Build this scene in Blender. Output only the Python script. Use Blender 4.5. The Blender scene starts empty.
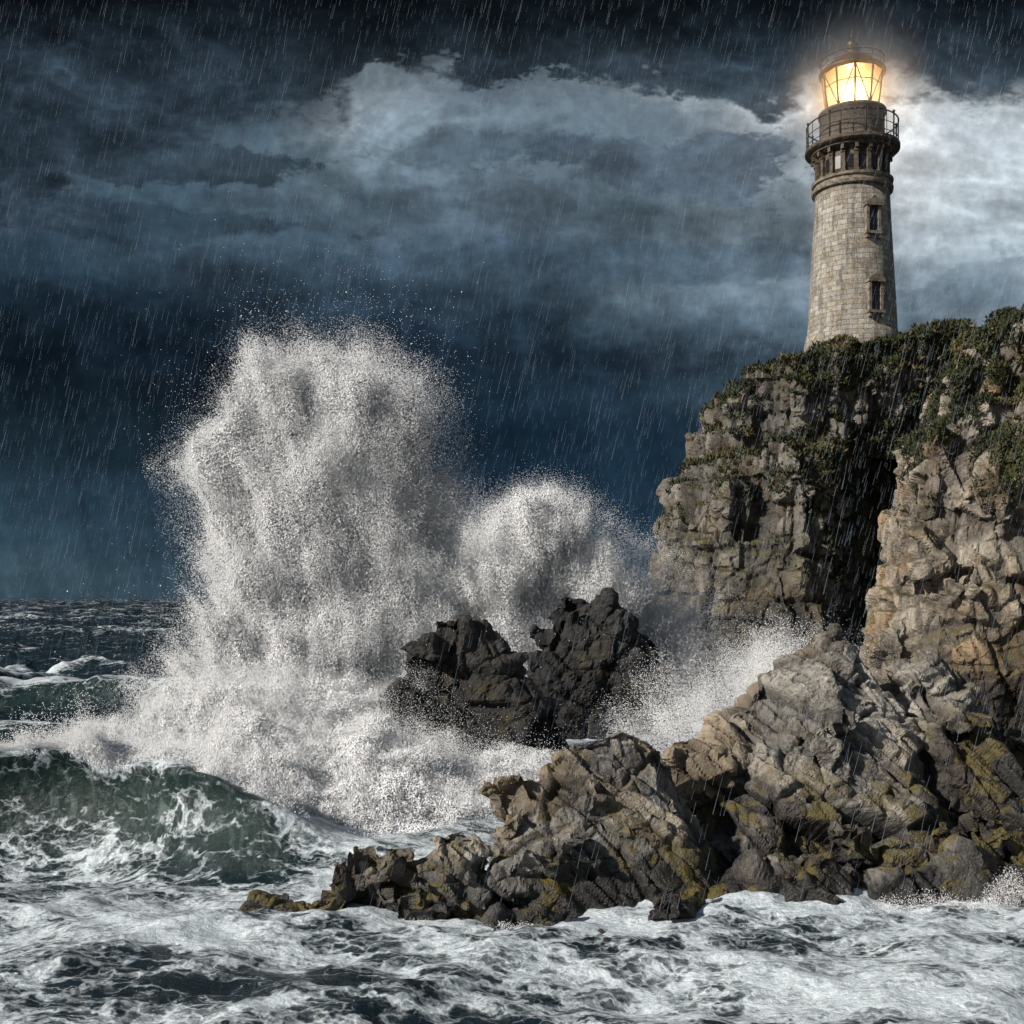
import bpy, bmesh, math, random, time
import numpy as np
from mathutils import Vector, Matrix
T0=time.time()
rng=np.random.default_rng(7); random.seed(7)
scene=bpy.context.scene

# ------------------------------------------------------------------ numpy noise
def _h(ix,iy,iz,seed):
    a=(ix.astype(np.uint32)*np.uint32(374761393)+iy.astype(np.uint32)*np.uint32(668265263)
       +iz.astype(np.uint32)*np.uint32(2147483647)+np.uint32((seed*1274126177)&0xffffffff))
    a=(a^(a>>np.uint32(13)))*np.uint32(1274126177)
    a=(a^(a>>np.uint32(15)))*np.uint32(2246822519)
    a=a^(a>>np.uint32(14))
    return a
def hf(ix,iy,iz,seed): return (_h(ix,iy,iz,seed)&np.uint32(0xffffff)).astype(np.float32)/np.float32(0xffffff)
def vnoise(p,seed=0):
    i=np.floor(p).astype(np.int32); f=(p-i).astype(np.float32); u=f*f*f*(f*(f*6-15)+10)
    x,y,z=i[:,0],i[:,1],i[:,2]; ux,uy,uz=u[:,0],u[:,1],u[:,2]
    def L(a,b,t): return a+(b-a)*t
    c=[[[hf(x+a,y+b,z+d,seed) for d in (0,1)] for b in (0,1)] for a in (0,1)]
    r=L(L(L(c[0][0][0],c[1][0][0],ux),L(c[0][1][0],c[1][1][0],ux),uy),
        L(L(c[0][0][1],c[1][0][1],ux),L(c[0][1][1],c[1][1][1],ux),uy),uz)
    return r*2-1
def fbm(p,oct=5,seed=0,gain=.5,lac=2.07,billow=False):
    s=np.zeros(len(p),np.float32); a=1.0; t=0
    q=p.astype(np.float32)
    for o in range(oct):
        v=vnoise(q,seed+o*17)
        if billow: v=1-2.2*np.abs(v)
        s+=a*v; t+=a; a*=gain
        q=np.stack([q[:,0]*.86-q[:,1]*.51,q[:,0]*.51+q[:,1]*.86,q[:,2]],1)*lac+13.7
    return s/t
def softcell(p,seed=0,k=28.,slope=1.2):
    i=np.floor(p).astype(np.int32); N=len(p)
    W=np.zeros(N,np.float32)+1e-36; V=np.zeros(N,np.float32)
    F1=np.full(N,9,np.float32); F2=np.full(N,9,np.float32)
    for a in (-1,0,1):
        for b in (-1,0,1):
            for c in (-1,0,1):
                x,y,z=i[:,0]+a,i[:,1]+b,i[:,2]+c
                h=_h(x,y,z,seed); h2=_h(x,y,z,seed+91)
                m=np.uint32(1023)
                jx=(h&m)/1023.; jy=((h>>np.uint32(10))&m)/1023.; jz=((h>>np.uint32(20))&m)/1023.
                dx=(p[:,0]-(x+jx)).astype(np.float32);dy=(p[:,1]-(y+jy)).astype(np.float32);dz=(p[:,2]-(z+jz)).astype(np.float32)
                gx=(h2&m)/1023.-.5; gy=((h2>>np.uint32(10))&m)/1023.-.5; gz=((h2>>np.uint32(20))&m)/1023.-.5
                d2=dx*dx+dy*dy+dz*dz
                w=np.exp(-k*d2)
                r=((h^h2)&m)/1023.*2-1
                V+=w*(r*.5+slope*(dx*gx+dy*gy+dz*gz)*2); W+=w
                d=np.sqrt(d2)
                F2=np.minimum(F2,np.maximum(F1,d)); F1=np.minimum(F1,d)
    return V/W,F2-F1
def blocks(q,seed):
    iz=np.floor(q[:,2]).astype(np.int32); o=np.zeros_like(iz)
    qx=q[:,0]*(.75+.5*hf(iz,o,o,seed+5))+hf(iz,o,o,seed)*7; ix=np.floor(qx).astype(np.int32)
    qy=q[:,1]*(.75+.5*hf(iz,ix,o,seed+6))+hf(iz,ix,o,seed+1)*7; iy=np.floor(qy).astype(np.int32)
    fx=qx-ix-.5; fy=qy-iy-.5; fz=q[:,2]-iz-.5
    r=hf(ix,iy,iz,seed+2)*2-1
    g=[hf(ix,iy,iz,seed+3+k*11)-.5 for k in range(3)]
    val=r*.65+1.3*(fx*g[0]+fy*g[1]+fz*g[2])
    e=.5-np.maximum(np.maximum(abs(fx),abs(fy)),abs(fz))
    return (val*sstep(0,.07,e)).astype(np.float32),(e*1.3).astype(np.float32)
def sstep(a,b,x):
    t=np.clip((x-a)/(b-a),0,1); return t*t*(3-2*t)

# ------------------------------------------------------------------ mesh helpers
def mesh_np(name,v,f=None,smooth=False,mat=None):
    me=bpy.data.meshes.new(name); v=np.asarray(v,np.float32)
    me.vertices.add(len(v)); me.vertices.foreach_set('co',v.ravel())
    if f is not None:
        f=np.asarray(f,np.int32); n,k=f.shape
        me.loops.add(n*k); me.loops.foreach_set('vertex_index',f.ravel())
        me.polygons.add(n); me.polygons.foreach_set('loop_start',np.arange(0,n*k,k,dtype=np.int32))
        me.update(calc_edges=True)
        me.polygons.foreach_set('use_smooth',np.full(n,smooth))
    me.update()
    ob=bpy.data.objects.new(name,me); scene.collection.objects.link(ob)
    if mat: me.materials.append(mat)
    return ob
def attr(me,name,vals):
    a=me.attributes.new(name,'FLOAT','POINT'); a.data.foreach_set('value',np.asarray(vals,np.float32))
def get_v(me):
    n=len(me.vertices); a=np.empty(n*3,np.float32); me.vertices.foreach_get('co',a); return a.reshape(-1,3)
def get_n(me):
    n=len(me.vertices); a=np.empty(n*3,np.float32); me.vertex_normals.foreach_get('vector',a); return a.reshape(-1,3)

# ------------------------------------------------------------------ node helper
class NT:
    def __init__(s,tree): s.t=tree; s.n=tree.nodes; s.l=tree.links
    def set(s,sock,v):
        if isinstance(v,bpy.types.NodeSocket): s.l.new(v,sock)
        elif v is not None: sock.default_value=v
    def m(s,op,a,b=None,c=None,clamp=False):
        n=s.n.new('ShaderNodeMath'); n.operation=op; n.use_clamp=clamp
        for i,x in enumerate((a,b,c)): s.set(n.inputs[i],x)
        return n.outputs[0]
    def add(s,*a):
        r=a[0]
        for x in a[1:]: r=s.m('ADD',r,x)
        return r
    def mul(s,a,b): return s.m('MULTIPLY',a,b)
    def ss(s,x,a,b,lo=0.,hi=1.):
        n=s.n.new('ShaderNodeMapRange'); n.interpolation_type='SMOOTHSTEP'
        s.set(n.inputs['Value'],x); n.inputs['From Min'].default_value=a; n.inputs['From Max'].default_value=b
        n.inputs['To Min'].default_value=lo; n.inputs['To Max'].default_value=hi
        return n.outputs[0]
    def noise(s,vec,scale,detail=6,rough=.55,dist=0.,out=0):
        n=s.n.new('ShaderNodeTexNoise'); s.set(n.inputs['Vector'],vec)
        n.inputs['Scale'].default_value=scale; n.inputs['Detail'].default_value=detail
        n.inputs['Roughness'].default_value=rough; n.inputs['Distortion'].default_value=dist
        return n.outputs[out]
    def voro(s,vec,scale,feature='DISTANCE_TO_EDGE'):
        n=s.n.new('ShaderNodeTexVoronoi'); n.feature=feature; s.set(n.inputs['Vector'],vec); n.inputs['Scale'].default_value=scale
        return n.outputs['Distance']
    def comb(s,x,y,z):
        n=s.n.new('ShaderNodeCombineXYZ')
        for i,v in enumerate((x,y,z)): s.set(n.inputs[i],v)
        return n.outputs[0]
    def sep(s,v):
        n=s.n.new('ShaderNodeSeparateXYZ'); s.set(n.inputs[0],v); return n.outputs
    def mapping(s,v,scale=(1,1,1),rot=(0,0,0)):
        n=s.n.new('ShaderNodeMapping'); s.set(n.inputs[0],v); n.inputs['Scale'].default_value=scale; n.inputs['Rotation'].default_value=rot
        return n.outputs[0]
    def mix(s,f,a,b,mode='MIX'):
        n=s.n.new('ShaderNodeMix'); n.data_type='RGBA'; n.blend_type=mode
        s.set(n.inputs[0],f)
        for sk,v in ((n.inputs[6],a),(n.inputs[7],b)):
            if isinstance(v,tuple) and len(v)==3: v=v+(1,)
            s.set(sk,v)
        return n.outputs[2]
    def vadd(s,a,b):
        n=s.n.new('ShaderNodeVectorMath'); n.operation='ADD'; s.set(n.inputs[0],a); s.set(n.inputs[1],b); return n.outputs[0]
    def vscale(s,a,k):
        n=s.n.new('ShaderNodeVectorMath'); n.operation='SCALE'; s.set(n.inputs[0],a); n.inputs['Scale'].default_value=k; return n.outputs[0]
    def attr(s,name,out='Fac'):
        n=s.n.new('ShaderNodeAttribute'); n.attribute_name=name; return n.outputs[out]
    def bump(s,h,strength,dist,normal=None):
        n=s.n.new('ShaderNodeBump'); s.set(n.inputs['Height'],h); s.set(n.inputs['Strength'],strength); n.inputs['Distance'].default_value=dist
        if normal: s.l.new(normal,n.inputs['Normal'])
        return n.outputs[0]
def newmat(name):
    m=bpy.data.materials.new(name); m.use_nodes=True
    nt=NT(m.node_tree); b=m.node_tree.nodes['Principled BSDF']; out=m.node_tree.nodes['Material Output']
    return m,nt,b,out
def simple(name,col,rough=.6,metal=0,var=.3,scale=6):
    m,n,b,o=newmat(name)
    tc=n.n.new('ShaderNodeTexCoord').outputs['Object']
    f=n.noise(tc,scale,5,.65)
    n.set(b.inputs['Base Color'],n.mix(n.ss(f,.3,.7),tuple(c*(1-var) for c in col),tuple(min(1,c*(1+var)) for c in col)))
    b.inputs['Roughness'].default_value=rough; b.inputs['Metallic'].default_value=metal
    return m

# ------------------------------------------------------------------ SUN / WORLD
SUN_DIR=Vector((-0.80,-0.44,0.50)).normalized()   # towards the sun
sun_el=math.asin(SUN_DIR.z); sun_az=math.atan2(SUN_DIR.x,SUN_DIR.y)
L=bpy.data.lights.new('sun','SUN'); L.energy=4.8; L.angle=math.radians(2.0); L.color=(1,.94,.86)
so=bpy.data.objects.new('sun',L); scene.collection.objects.link(so)
so.rotation_euler=(-SUN_DIR).to_track_quat('-Z','Y').to_euler()
w=bpy.data.worlds.new('World'); scene.world=w; w.use_nodes=True
n=NT(w.node_tree); n.n.clear()
out=n.n.new('ShaderNodeOutputWorld'); bg=n.n.new('ShaderNodeBackground'); n.l.new(bg.outputs[0],out.inputs[0])
sky=n.n.new('ShaderNodeTexSky'); sky.sky_type='NISHITA'; sky.sun_disc=False; sky.sun_elevation=sun_el; sky.sun_rotation=sun_az
n.l.new(n.mix(.55,sky.outputs[0],(2.5,3.0,3.6)),bg.inputs[0]); bg.inputs[1].default_value=.05

# ------------------------------------------------------------------ SKY (huge curved cloud backdrop, 8.4 km away)
def lin(c):
    c=np.asarray(c,np.float32)/255.; return np.where(c<.04045,c/12.92,((c+.055)/1.055)**2.4)
ku=np.array([-.45,-.3374,-.225,-.1125,0,.1125,.225,.3374,.45],np.float32)          # tan(azimuth)
kv=np.array([0,.0501,.1028,.1555,.2083,.2434,.2786,.3137,.3489,.384,.4192,.4543,.4895,.5246],np.float32)  # slope upward
T=[ # rows from horizon up
 [(62,84,96),(56,78,91),(40,60,73),(30,52,67),(32,55,71),(34,55,72),(34,55,69),(40,58,73),(46,64,78)],
 [(48,70,84),(44,65,79),(30,48,62),(25,44,58),(25,47,64),(30,51,67),(32,52,67),(36,54,69),(44,60,76)],
 [(40,60,73),(36,55,69),(25,41,53),(21,38,52),(22,41,57),(26,46,62),(30,48,62),(36,54,69),(46,64,78)],
 [(25,40,50),(22,37,47),(19,32,42),(19,34,46),(20,37,51),(24,42,56),(30,45,58),(38,55,69),(54,71,85)],
 [(16,27,36),(16,27,36),(18,30,41),(22,37,50),(28,45,59),(37,54,68),(50,67,80),(66,83,97),(80,96,108)],
 [(21,34,45),(19,32,44),(22,36,48),(28,44,58),(39,56,70),(57,75,89),(78,95,108),(90,106,118),(110,124,134)],
 [(32,46,58),(32,48,61),(38,54,67),(44,60,74),(55,73,87),(84,101,113),(96,111,123),(114,128,139),(134,146,154)],
 [(44,60,72),(45,61,74),(51,67,80),(59,76,90),(72,88,101),(80,96,108),(98,113,124),(156,167,175),(150,162,170)],
 [(49,65,77),(52,69,81),(60,76,88),(72,88,100),(80,96,108),(76,92,103),(110,124,134),(188,196,201),(164,175,182)],
 [(42,56,67),(48,63,74),(68,84,95),(86,103,115),(90,105,116),(82,97,107),(138,150,158),(212,216,218),(170,180,187)],
 [(34,46,56),(38,50,60),(60,76,87),(114,130,141),(90,105,116),(80,93,103),(170,176,180),(212,214,214),(146,155,162)],
 [(28,39,47),(31,42,50),(50,64,75),(108,120,129),(72,84,94),(80,92,100),(80,90,99),(160,159,156),(128,136,141)],
 [(20,29,37),(22,31,39),(27,38,46),(38,50,59),(32,42,50),(34,43,50),(30,38,45),(56,61,65),(50,57,62)],
 [(9,13,18),(9,13,18),(10,14,19),(10,15,20),(9,13,17),(9,13,17),(10,14,18),(12,16,20),(12,16,20)]]
T=lin(np.array(T))
azs=np.concatenate([np.linspace(-1.25,-.47,40)[:-1],np.linspace(-.47,.47,1080),np.linspace(.47,1.25,40)[1:]]).astype(np.float32)
els=np.concatenate([np.linspace(-.04,0,4)[:-1],np.linspace(0,.50,640),np.linspace(.50,.95,24)[1:]]).astype(np.float32)
EE,AA=np.meshgrid(els,azs,indexing='ij'); sh=EE.shape
A_=AA.ravel();E_=EE.ravel(); U=np.tan(A_); V=np.tan(np.clip(E_,0,1))/np.cos(A_)
far=sstep(.50,.75,np.abs(U))
sp=np.stack([U,V*1.7,np.zeros_like(U)],1)
w1=fbm(sp*4.2,5,401); w2=fbm(sp*4.2+7,5,402); w3=fbm(sp*17,4,403);w4=fbm(sp*17+3,4,404)
u=U+.095*w1+.026*w3; v=V+.042*w2+.016*w4
def lookup(u,v):
    fu=np.interp(u,ku,np.arange(9)); fv=np.interp(v,kv,np.arange(14))
    iu=np.clip(fu.astype(int),0,7); iv=np.clip(fv.astype(int),0,12); a=(fu-iu); b=(fv-iv); a=(a*a*(3-2*a))[:,None]; b=(b*b*(3-2*b))[:,None]
    return (T[iv,iu]*(1-a)+T[iv,iu+1]*a)*(1-b)+(T[iv+1,iu]*(1-a)+T[iv+1,iu+1]*a)*b
C=lookup(u,v)
wp=np.stack([U+.05*w1,V*1.9+.05*w2,np.zeros_like(U)],1)
bl=fbm(wp*7.5,7,411,.58,billow=True); bl2=fbm(wp*22+4,5,412,.62,billow=True); st=fbm(np.stack([U*5+V*2,V*22-U*3,0*U],1)+.4*w1[:,None],6,413,.58)
lay=fbm(np.stack([U*4,V*9,0*U+3],1)+.5*w1[:,None],7,415,.6)
mid=sstep(.12,.25,V)
txt=(bl*.65+bl2*.36+(lay*1.2))*(.25+.75*mid)+st*.32
C=C*np.exp(np.clip(txt,-1.2,.70)*.85-.05)[:,None]
# overlapping torn cloud banks: slope of lower edge against azimuth, ragged, partly back-lit
eu=np.array([-.46,-.36,-.30,-.23,-.145,-.13,-.05,-.01,.04,.11,.165,.22,.27,.34,.39,.46])
ev=np.array([.365,.375,.395,.405,.420,.452,.455,.440,.450,.468,.448,.436,.480,.460,.448,.464])
rag=fbm(np.stack([U,V*1.9,0*U+2],1)*9,9,421,.66); rag2=fbm(np.stack([U,V*1.9,0*U+4],1)*36,6,422,.66,billow=True)
d=(V-np.interp(U+.03*w1,eu,ev))+.085*rag+.018*rag2
soft=.010+.045*sstep(-.35,.5,w2+.5*w3)
m1_=np.clip((d+.3*soft)/soft,0,1); m1_=m1_*m1_*(3-2*m1_)
rim=np.exp(-(np.clip(-d,0,1)/.018)**2)*(1-m1_)
rimamt=np.interp(U,[-.46,-.2,-.14,-.09,0,.1,.16,.25,.45],[.05,.10,.70,.20,.08,.12,.5,1.,.8])
C=C+(rim*np.clip(rimamt*(.55+1.6*rag+.3*rag2),0,1.2))[:,None]*np.array([.34,.36,.37])*.75
dark=lin([26,35,43])*np.exp((bl*1.0+bl2*.7+rag*1.0))[:,None]*np.interp(V,[.36,.45,.50,.525],[1.35,1.1,.45,.22])[:,None]
C=C*(1-.90*m1_[:,None])+dark*(.90*m1_[:,None])
def bank(uc,vc,su,sv,edge,op,col,k=.75):
    global C
    d2=1-np.sqrt(((U-uc+.04*w1)/su)**2+((V-vc+.02*w2)/sv)**2)+k*rag+.25*rag2
    m=sstep(-edge*.2,edge,d2)*op*(1-m1_); C=C*(1-m[:,None])+(lin(col)*np.exp(bl*.7+bl2*.4+rag*.5)[:,None])*m[:,None]
bank(.115,.380,.13,.032,.15,.8,[70,83,96],1.1)
bank(-.30,.335,.19,.020,.3,.6,[31,44,55],1.)
bank(-.28,.385,.14,.022,.2,.7,[27,38,47],1.1)
bank(-.02,.395,.13,.020,.4,.6,[54,68,80],1.2)
bank(.02,.30,.30,.018,.4,.5,[50,66,80],1.3)
bank(.38,.265,.16,.020,.4,.5,[78,93,105],1.2)
bank(-.10,.22,.35,.020,.5,.5,[19,30,42],1.2)
rainc=fbm(np.stack([(U+V*.2)*75,V*4,0*U],1),4,431); C*=(1+.26*rainc*sstep(.5,.2,V))[:,None]
C=C*(1-far[:,None])+lin([60,72,84])*far[:,None]
top=sstep(.53,.7,V)*(1-far); C=C*(1-top[:,None])+lin([30,38,46])*top[:,None]
C=np.clip(C,0,1)
Rk=8400.
vs=np.stack([np.sin(A_)*np.cos(E_),np.cos(A_)*np.cos(E_),np.sin(E_)],1)*Rk
ii=np.arange((sh[0]-1)*sh[1]).reshape(sh[0]-1,sh[1])[:,:-1].ravel()
F=np.stack([ii,ii+sh[1],ii+sh[1]+1,ii+1],1)
m,n,b,o=newmat('storm_clouds'); n.n.remove(b)
em=n.n.new('ShaderNodeEmission'); tc=n.n.new('ShaderNodeTexCoord').outputs['Object']
g=n.noise(tc,.012,3,.6)
n.l.new(n.mix(1.0,n.attr('cloud','Color'),n.mix(n.ss(g,.25,.75),(.86,.86,.86),(1.14,1.14,1.14)),'MULTIPLY'),em.inputs[0]); n.l.new(em.outputs[0],o.inputs['Surface'])
m.cycles.emission_sampling='NONE'
so_=mesh_np('sky',vs,F,True,m)
a=so_.data.attributes.new('cloud','FLOAT_COLOR','POINT'); a.data.foreach_set('color',np.concatenate([C,np.ones((len(C),1))],1).astype(np.float32).ravel())
print('sky',len(vs),round(time.time()-T0,1))

# ------------------------------------------------------------------ MATERIALS: rock
def rockmat(name,dark,mid,light,warm,wetz,green=0.,lightamt=.5,och=.9,shadex=None):
    m,n,b,o=newmat(name)
    tc=n.n.new('ShaderNodeTexCoord').outputs['Object']
    geo=n.n.new('ShaderNodeNewGeometry'); nx,ny,nz=n.sep(geo.outputs['Normal'])
    x,_,z=n.sep(tc)
    a=n.noise(tc,.35,4,.62); bn=n.noise(tc,1.7,6,.70); cn=n.noise(tc,7.,4,.7); wn=n.noise(n.vadd(tc,(31.,7.,3.)),.22,5,.6)
    crack=n.attr('crack'); blk=n.attr('block')
    c=n.mix(n.ss(bn,.36,.64),dark,mid)
    c=n.mix(n.mul(n.ss(n.add(n.mul(a,.6),n.mul(cn,.4)),.42,.60),lightamt),c,light)
    c=n.mix(n.mul(n.ss(wn,.48,.60),.65),c,warm)
    c=n.mix(1.0,c,n.mix(n.ss(blk,-.8,.8),(.52,.52,.54),(1.28,1.26,1.22)),'MULTIPLY')
    c=n.mix(n.mul(crack,.6),c,(.02,.018,.016))
    if green>0:
        g=n.mul(n.ss(n.add(nz,n.mul(n.m('SUBTRACT',bn,.5),1.6)),.25,.7),n.ss(n.add(wn,n.mul(cn,.3)),.5,.70,0,green))
        c=n.mix(g,c,(.045,.05,.016))
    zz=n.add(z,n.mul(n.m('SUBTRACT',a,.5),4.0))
    if shadex: zz=n.m('SUBTRACT',zz,n.ss(x,shadex[0],shadex[1],0,shadex[2]))  # right side painted as shaded, through the same mask as the wet zone
    wet_shade=n.ss(zz,wetz*.35,wetz*1.25,1,0)
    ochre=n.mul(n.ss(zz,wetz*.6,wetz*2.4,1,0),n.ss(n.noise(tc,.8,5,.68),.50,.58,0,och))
    c=n.mix(wet_shade,c,n.mix(1.0,c,(.17,.17,.18),'MULTIPLY'))
    c=n.mix(n.mul(ochre,n.ss(nz,-.2,.5)),c,(.125,.098,.024))
    n.set(b.inputs['Base Color'],c)
    n.set(b.inputs['Roughness'],n.m('SUBTRACT',.88,n.mul(wet_shade,n.ss(cn,.3,.7,.34,.62))))
    b.inputs['Specular IOR Level'].default_value=.45
    hgt=n.add(bn,n.mul(cn,.5),n.mul(crack,-.3))
    n.set(b.inputs['Normal'],n.bump(hgt,.85,.24))
    return m
M_fg=rockmat('shore_rock_stone',(.07,.066,.06),(.215,.202,.18),(.50,.475,.425),(.27,.205,.13),2.2,0,.8,.85,(10.,14.5,3.2))  # last argument: span and depth of shade painted on the right-hand rocks
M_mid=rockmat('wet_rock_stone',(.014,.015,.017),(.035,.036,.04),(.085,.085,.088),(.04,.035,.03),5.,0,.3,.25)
M_cl=rockmat('cliff_stone',(.05,.046,.04),(.155,.143,.122),(.32,.30,.27),(.16,.12,.078),8.5,.95,.65,.7)
M_cr=rockmat('warm_cliff_stone',(.12,.10,.08),(.33,.28,.22),(.50,.45,.375),(.36,.23,.125),5.,.85,.78)

# ------------------------------------------------------------------ ROCK BUILDER
def hull(bm,pts):
    vs=[bm.verts.new(p) for p in pts]
    bmesh.ops.convex_hull(bm,input=vs)
def boulder(bm,c,r,seed,npt=10):
    rr=random.Random(seed); pts=[]
    for _ in range(npt):
        v=Vector((rr.gauss(0,1),rr.gauss(0,1),rr.gauss(0,1))).normalized()
        pts.append((c[0]+v.x*r[0],c[1]+v.y*r[1],c[2]+v.z*r[2]))
    hull(bm,pts)
def rock(name,hulls,boulders,voxel,mat,scales,aniso=(1,1,1),rot=(0,0,0),nb=0,bsize=(.5,1.3),seed=1):
    bm=bmesh.new()
    for h in hulls: hull(bm,h)
    for i,(c,r) in enumerate(boulders): boulder(bm,c,r,seed*100+i,13)
    rr=random.Random(seed)
    for i in range(nb):
        h=rr.choice(hulls); top=[p for p in h if p[2]>.3] or h
        a=rr.choice(top); b=rr.choice(h); c=rr.choice(h); s=[rr.random() for _ in range(3)]; s[0]+=.5; t=sum(s)
        p=[(a[k]*s[0]+b[k]*s[1]+c[k]*s[2])/t for k in range(3)]
        q=rr.uniform(*bsize); boulder(bm,p,(q*rr.uniform(.8,1.6),q*rr.uniform(.8,1.3),q*rr.uniform(.7,1.2)),seed*977+i,8)
    me=bpy.data.meshes.new('tmp'); bm.to_mesh(me); bm.free()
    ob=bpy.data.objects.new('tmp',me); scene.collection.objects.link(ob)
    md=ob.modifiers.new('r','REMESH'); md.mode='VOXEL'; md.voxel_size=voxel
    dg=bpy.context.evaluated_depsgraph_get(); ev=bpy.data.meshes.new_from_object(ob.evaluated_get(dg))
    bpy.data.objects.remove(ob)
    v=get_v(ev); nn=get_n(ev)
    R=np.array(Matrix.Rotation(rot[0],3,'X')@Matrix.Rotation(rot[1],3,'Y')@Matrix.Rotation(rot[2],3,'Z'),np.float32)
    crack=np.zeros(len(v),np.float32); blk=np.zeros(len(v),np.float32)
    disp=np.zeros_like(v)
    for j,(kind,sc,amp,ca) in enumerate(scales):
        wp=np.stack([fbm(v/sc*.6+5*k,2,seed+50+k) for k in range(3)],1)*(.22 if kind=='b' else .3)
        q=((v@R.T)*np.array(aniso,np.float32)/sc+wp)
        if kind=='b': val,e=blocks(q,seed*7+j)
        else: val,e=softcell(q,seed*7+j,k=75.,slope=1.5)
        ck=1-sstep(0,.11,e)
        disp+=nn*((val*amp)-(ck*ca*amp))[:,None]
        crack=np.maximum(crack,ck*(.9-.22*j)); blk+=val*(.6 if j else .8)
    disp+=nn*(fbm(v/voxel/6,4,seed+3)*voxel*1.1)[:,None]
    v2=v+disp
    ev.vertices.foreach_set('co',v2.ravel()); 
    attr(ev,'crack',np.clip(crack,0,1)*.8); attr(ev,'block',blk)
    ev.polygons.foreach_set('use_smooth',np.zeros(len(ev.polygons),bool))
    ev.materials.clear(); ev.materials.append(mat); ev.update(); ev.name=name
    ob=bpy.data.objects.new(name,ev); scene.collection.objects.link(ob)
    print(name,len(v),round(time.time()-T0,1)); return ob

# foreground shore rocks -------------------------------------------------
H_tongue=[(-6.3,28.0,-.4),(-3,27.2,-.6),(-.5,27.3,-.6),(-.4,30.3,-.6),(-5.4,29.4,-.6),(-5.2,28.2,.55),(-3.6,28.3,1.05),(-1.9,28.3,1.65),(-.9,28.8,1.7)]
H_hump=[(-1.3,28.2,-.8),(.3,27.2,-.8),(4.8,27.2,-.8),(6.2,30,-.8),(5.2,34,-.8),(0,33,-.8),(-.4,30,1.9),(.45,30.8,2.7),(.95,31,3.3),(1.75,31.1,4.1),(2.9,31.1,4.5),(3.8,31.4,4.15),(4.5,31.7,3.5),(2.4,29.2,2.6),(1,28.7,1.7)]
H_p1=[(5,30,-.8),(9,29.6,-.8),(13,31,-.8),(13,41,-.8),(6,40,-.8),(5.6,34.5,3.2),(6.7,36,4.3),(7.4,36.3,5.3),(9,36.8,6.0),(10.5,37,7.0),(11.3,37,6.3),(8.0,32.8,3.4),(9.6,33.2,3.8),(12.2,36,4.3)]
H_p2=[(12,32.2,-.8),(17,32,-.8),(18,40,-.8),(12,40,-.8),(12.3,37.5,4.8),(12.9,37.5,5.8),(14,37.5,5.7),(14.9,37.5,4.8),(13.6,34.5,3.0),(15,34.2,2.4)]
H_p3=[(14,31.6,-.8),(28,31.5,-.8),(28,42,-.8),(14,42,-.8),(15,37,3.7),(16.6,37,2.9),(28,37,2.6),(16,33.6,1.5),(27,33.5,1.4)]
H_sh=[(3.2,27.2,-.6),(7.5,28,-.6),(13,28.6,-.6),(15,31,-.6),(5,31,-.6),(6.5,29.6,1.2),(9,29.7,1.6),(12.5,30.2,1.3)]
fg_b=[((4.0,27.2,.2),(1.15,.9,1.05)),((.6,27.4,.0),(1.2,.7,.6)),((7.6,28.9,.6),(1.6,1.1,1.2)),((10.2,29.2,.6),(1.7,1.1,1.0)),((13.3,29.7,.3),(1.6,1,.9)),
      ((17,30.6,.5),(1.8,1.2,1.1)),((1.7,26.2,-.05),(.8,.5,.22)),((-.4,26.9,-.1),(.6,.5,.35)),((5.4,33.5,2.6),(1.4,1.4,1.4)),((20,31,.4),(2,1.3,1.2)),((-2.6,27.9,.5),(1.3,.6,.6)),((-4.8,28,.2),(1.2,.6,.45))]
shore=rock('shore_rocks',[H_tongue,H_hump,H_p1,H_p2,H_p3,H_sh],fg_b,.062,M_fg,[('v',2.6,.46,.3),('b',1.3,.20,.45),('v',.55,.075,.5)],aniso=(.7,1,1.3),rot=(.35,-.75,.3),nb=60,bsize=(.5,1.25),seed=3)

# mid dark rocks ---------------------------------------------------------
def S(pts,k): return [(x*k,y*k,(z-8)*k+8 if z>0 else z) for x,y,z in pts]
kA=.80
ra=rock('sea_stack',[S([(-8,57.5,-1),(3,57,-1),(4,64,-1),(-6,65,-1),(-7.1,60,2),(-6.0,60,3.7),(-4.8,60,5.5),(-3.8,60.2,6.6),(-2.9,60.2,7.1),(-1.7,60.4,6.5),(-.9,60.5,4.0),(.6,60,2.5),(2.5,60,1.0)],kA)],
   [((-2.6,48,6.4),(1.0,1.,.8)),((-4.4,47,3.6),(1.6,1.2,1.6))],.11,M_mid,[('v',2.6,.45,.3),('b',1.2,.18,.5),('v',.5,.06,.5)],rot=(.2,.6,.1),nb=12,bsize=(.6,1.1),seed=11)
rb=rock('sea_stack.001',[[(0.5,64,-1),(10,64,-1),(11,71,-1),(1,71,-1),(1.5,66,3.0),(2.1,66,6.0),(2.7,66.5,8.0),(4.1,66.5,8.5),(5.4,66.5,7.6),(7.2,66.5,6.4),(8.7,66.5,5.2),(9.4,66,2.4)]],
   [((3.3,66.4,7.6),(1.0,1.1,.9)),((6.2,66.4,6.1),(1.5,1.2,1.1))],.15,M_mid,[('v',3.2,.55,.3),('b',1.6,.24,.5),('v',.6,.08,.5)],rot=(.1,-.5,.4),nb=12,bsize=(.8,1.4),seed=12)

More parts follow.
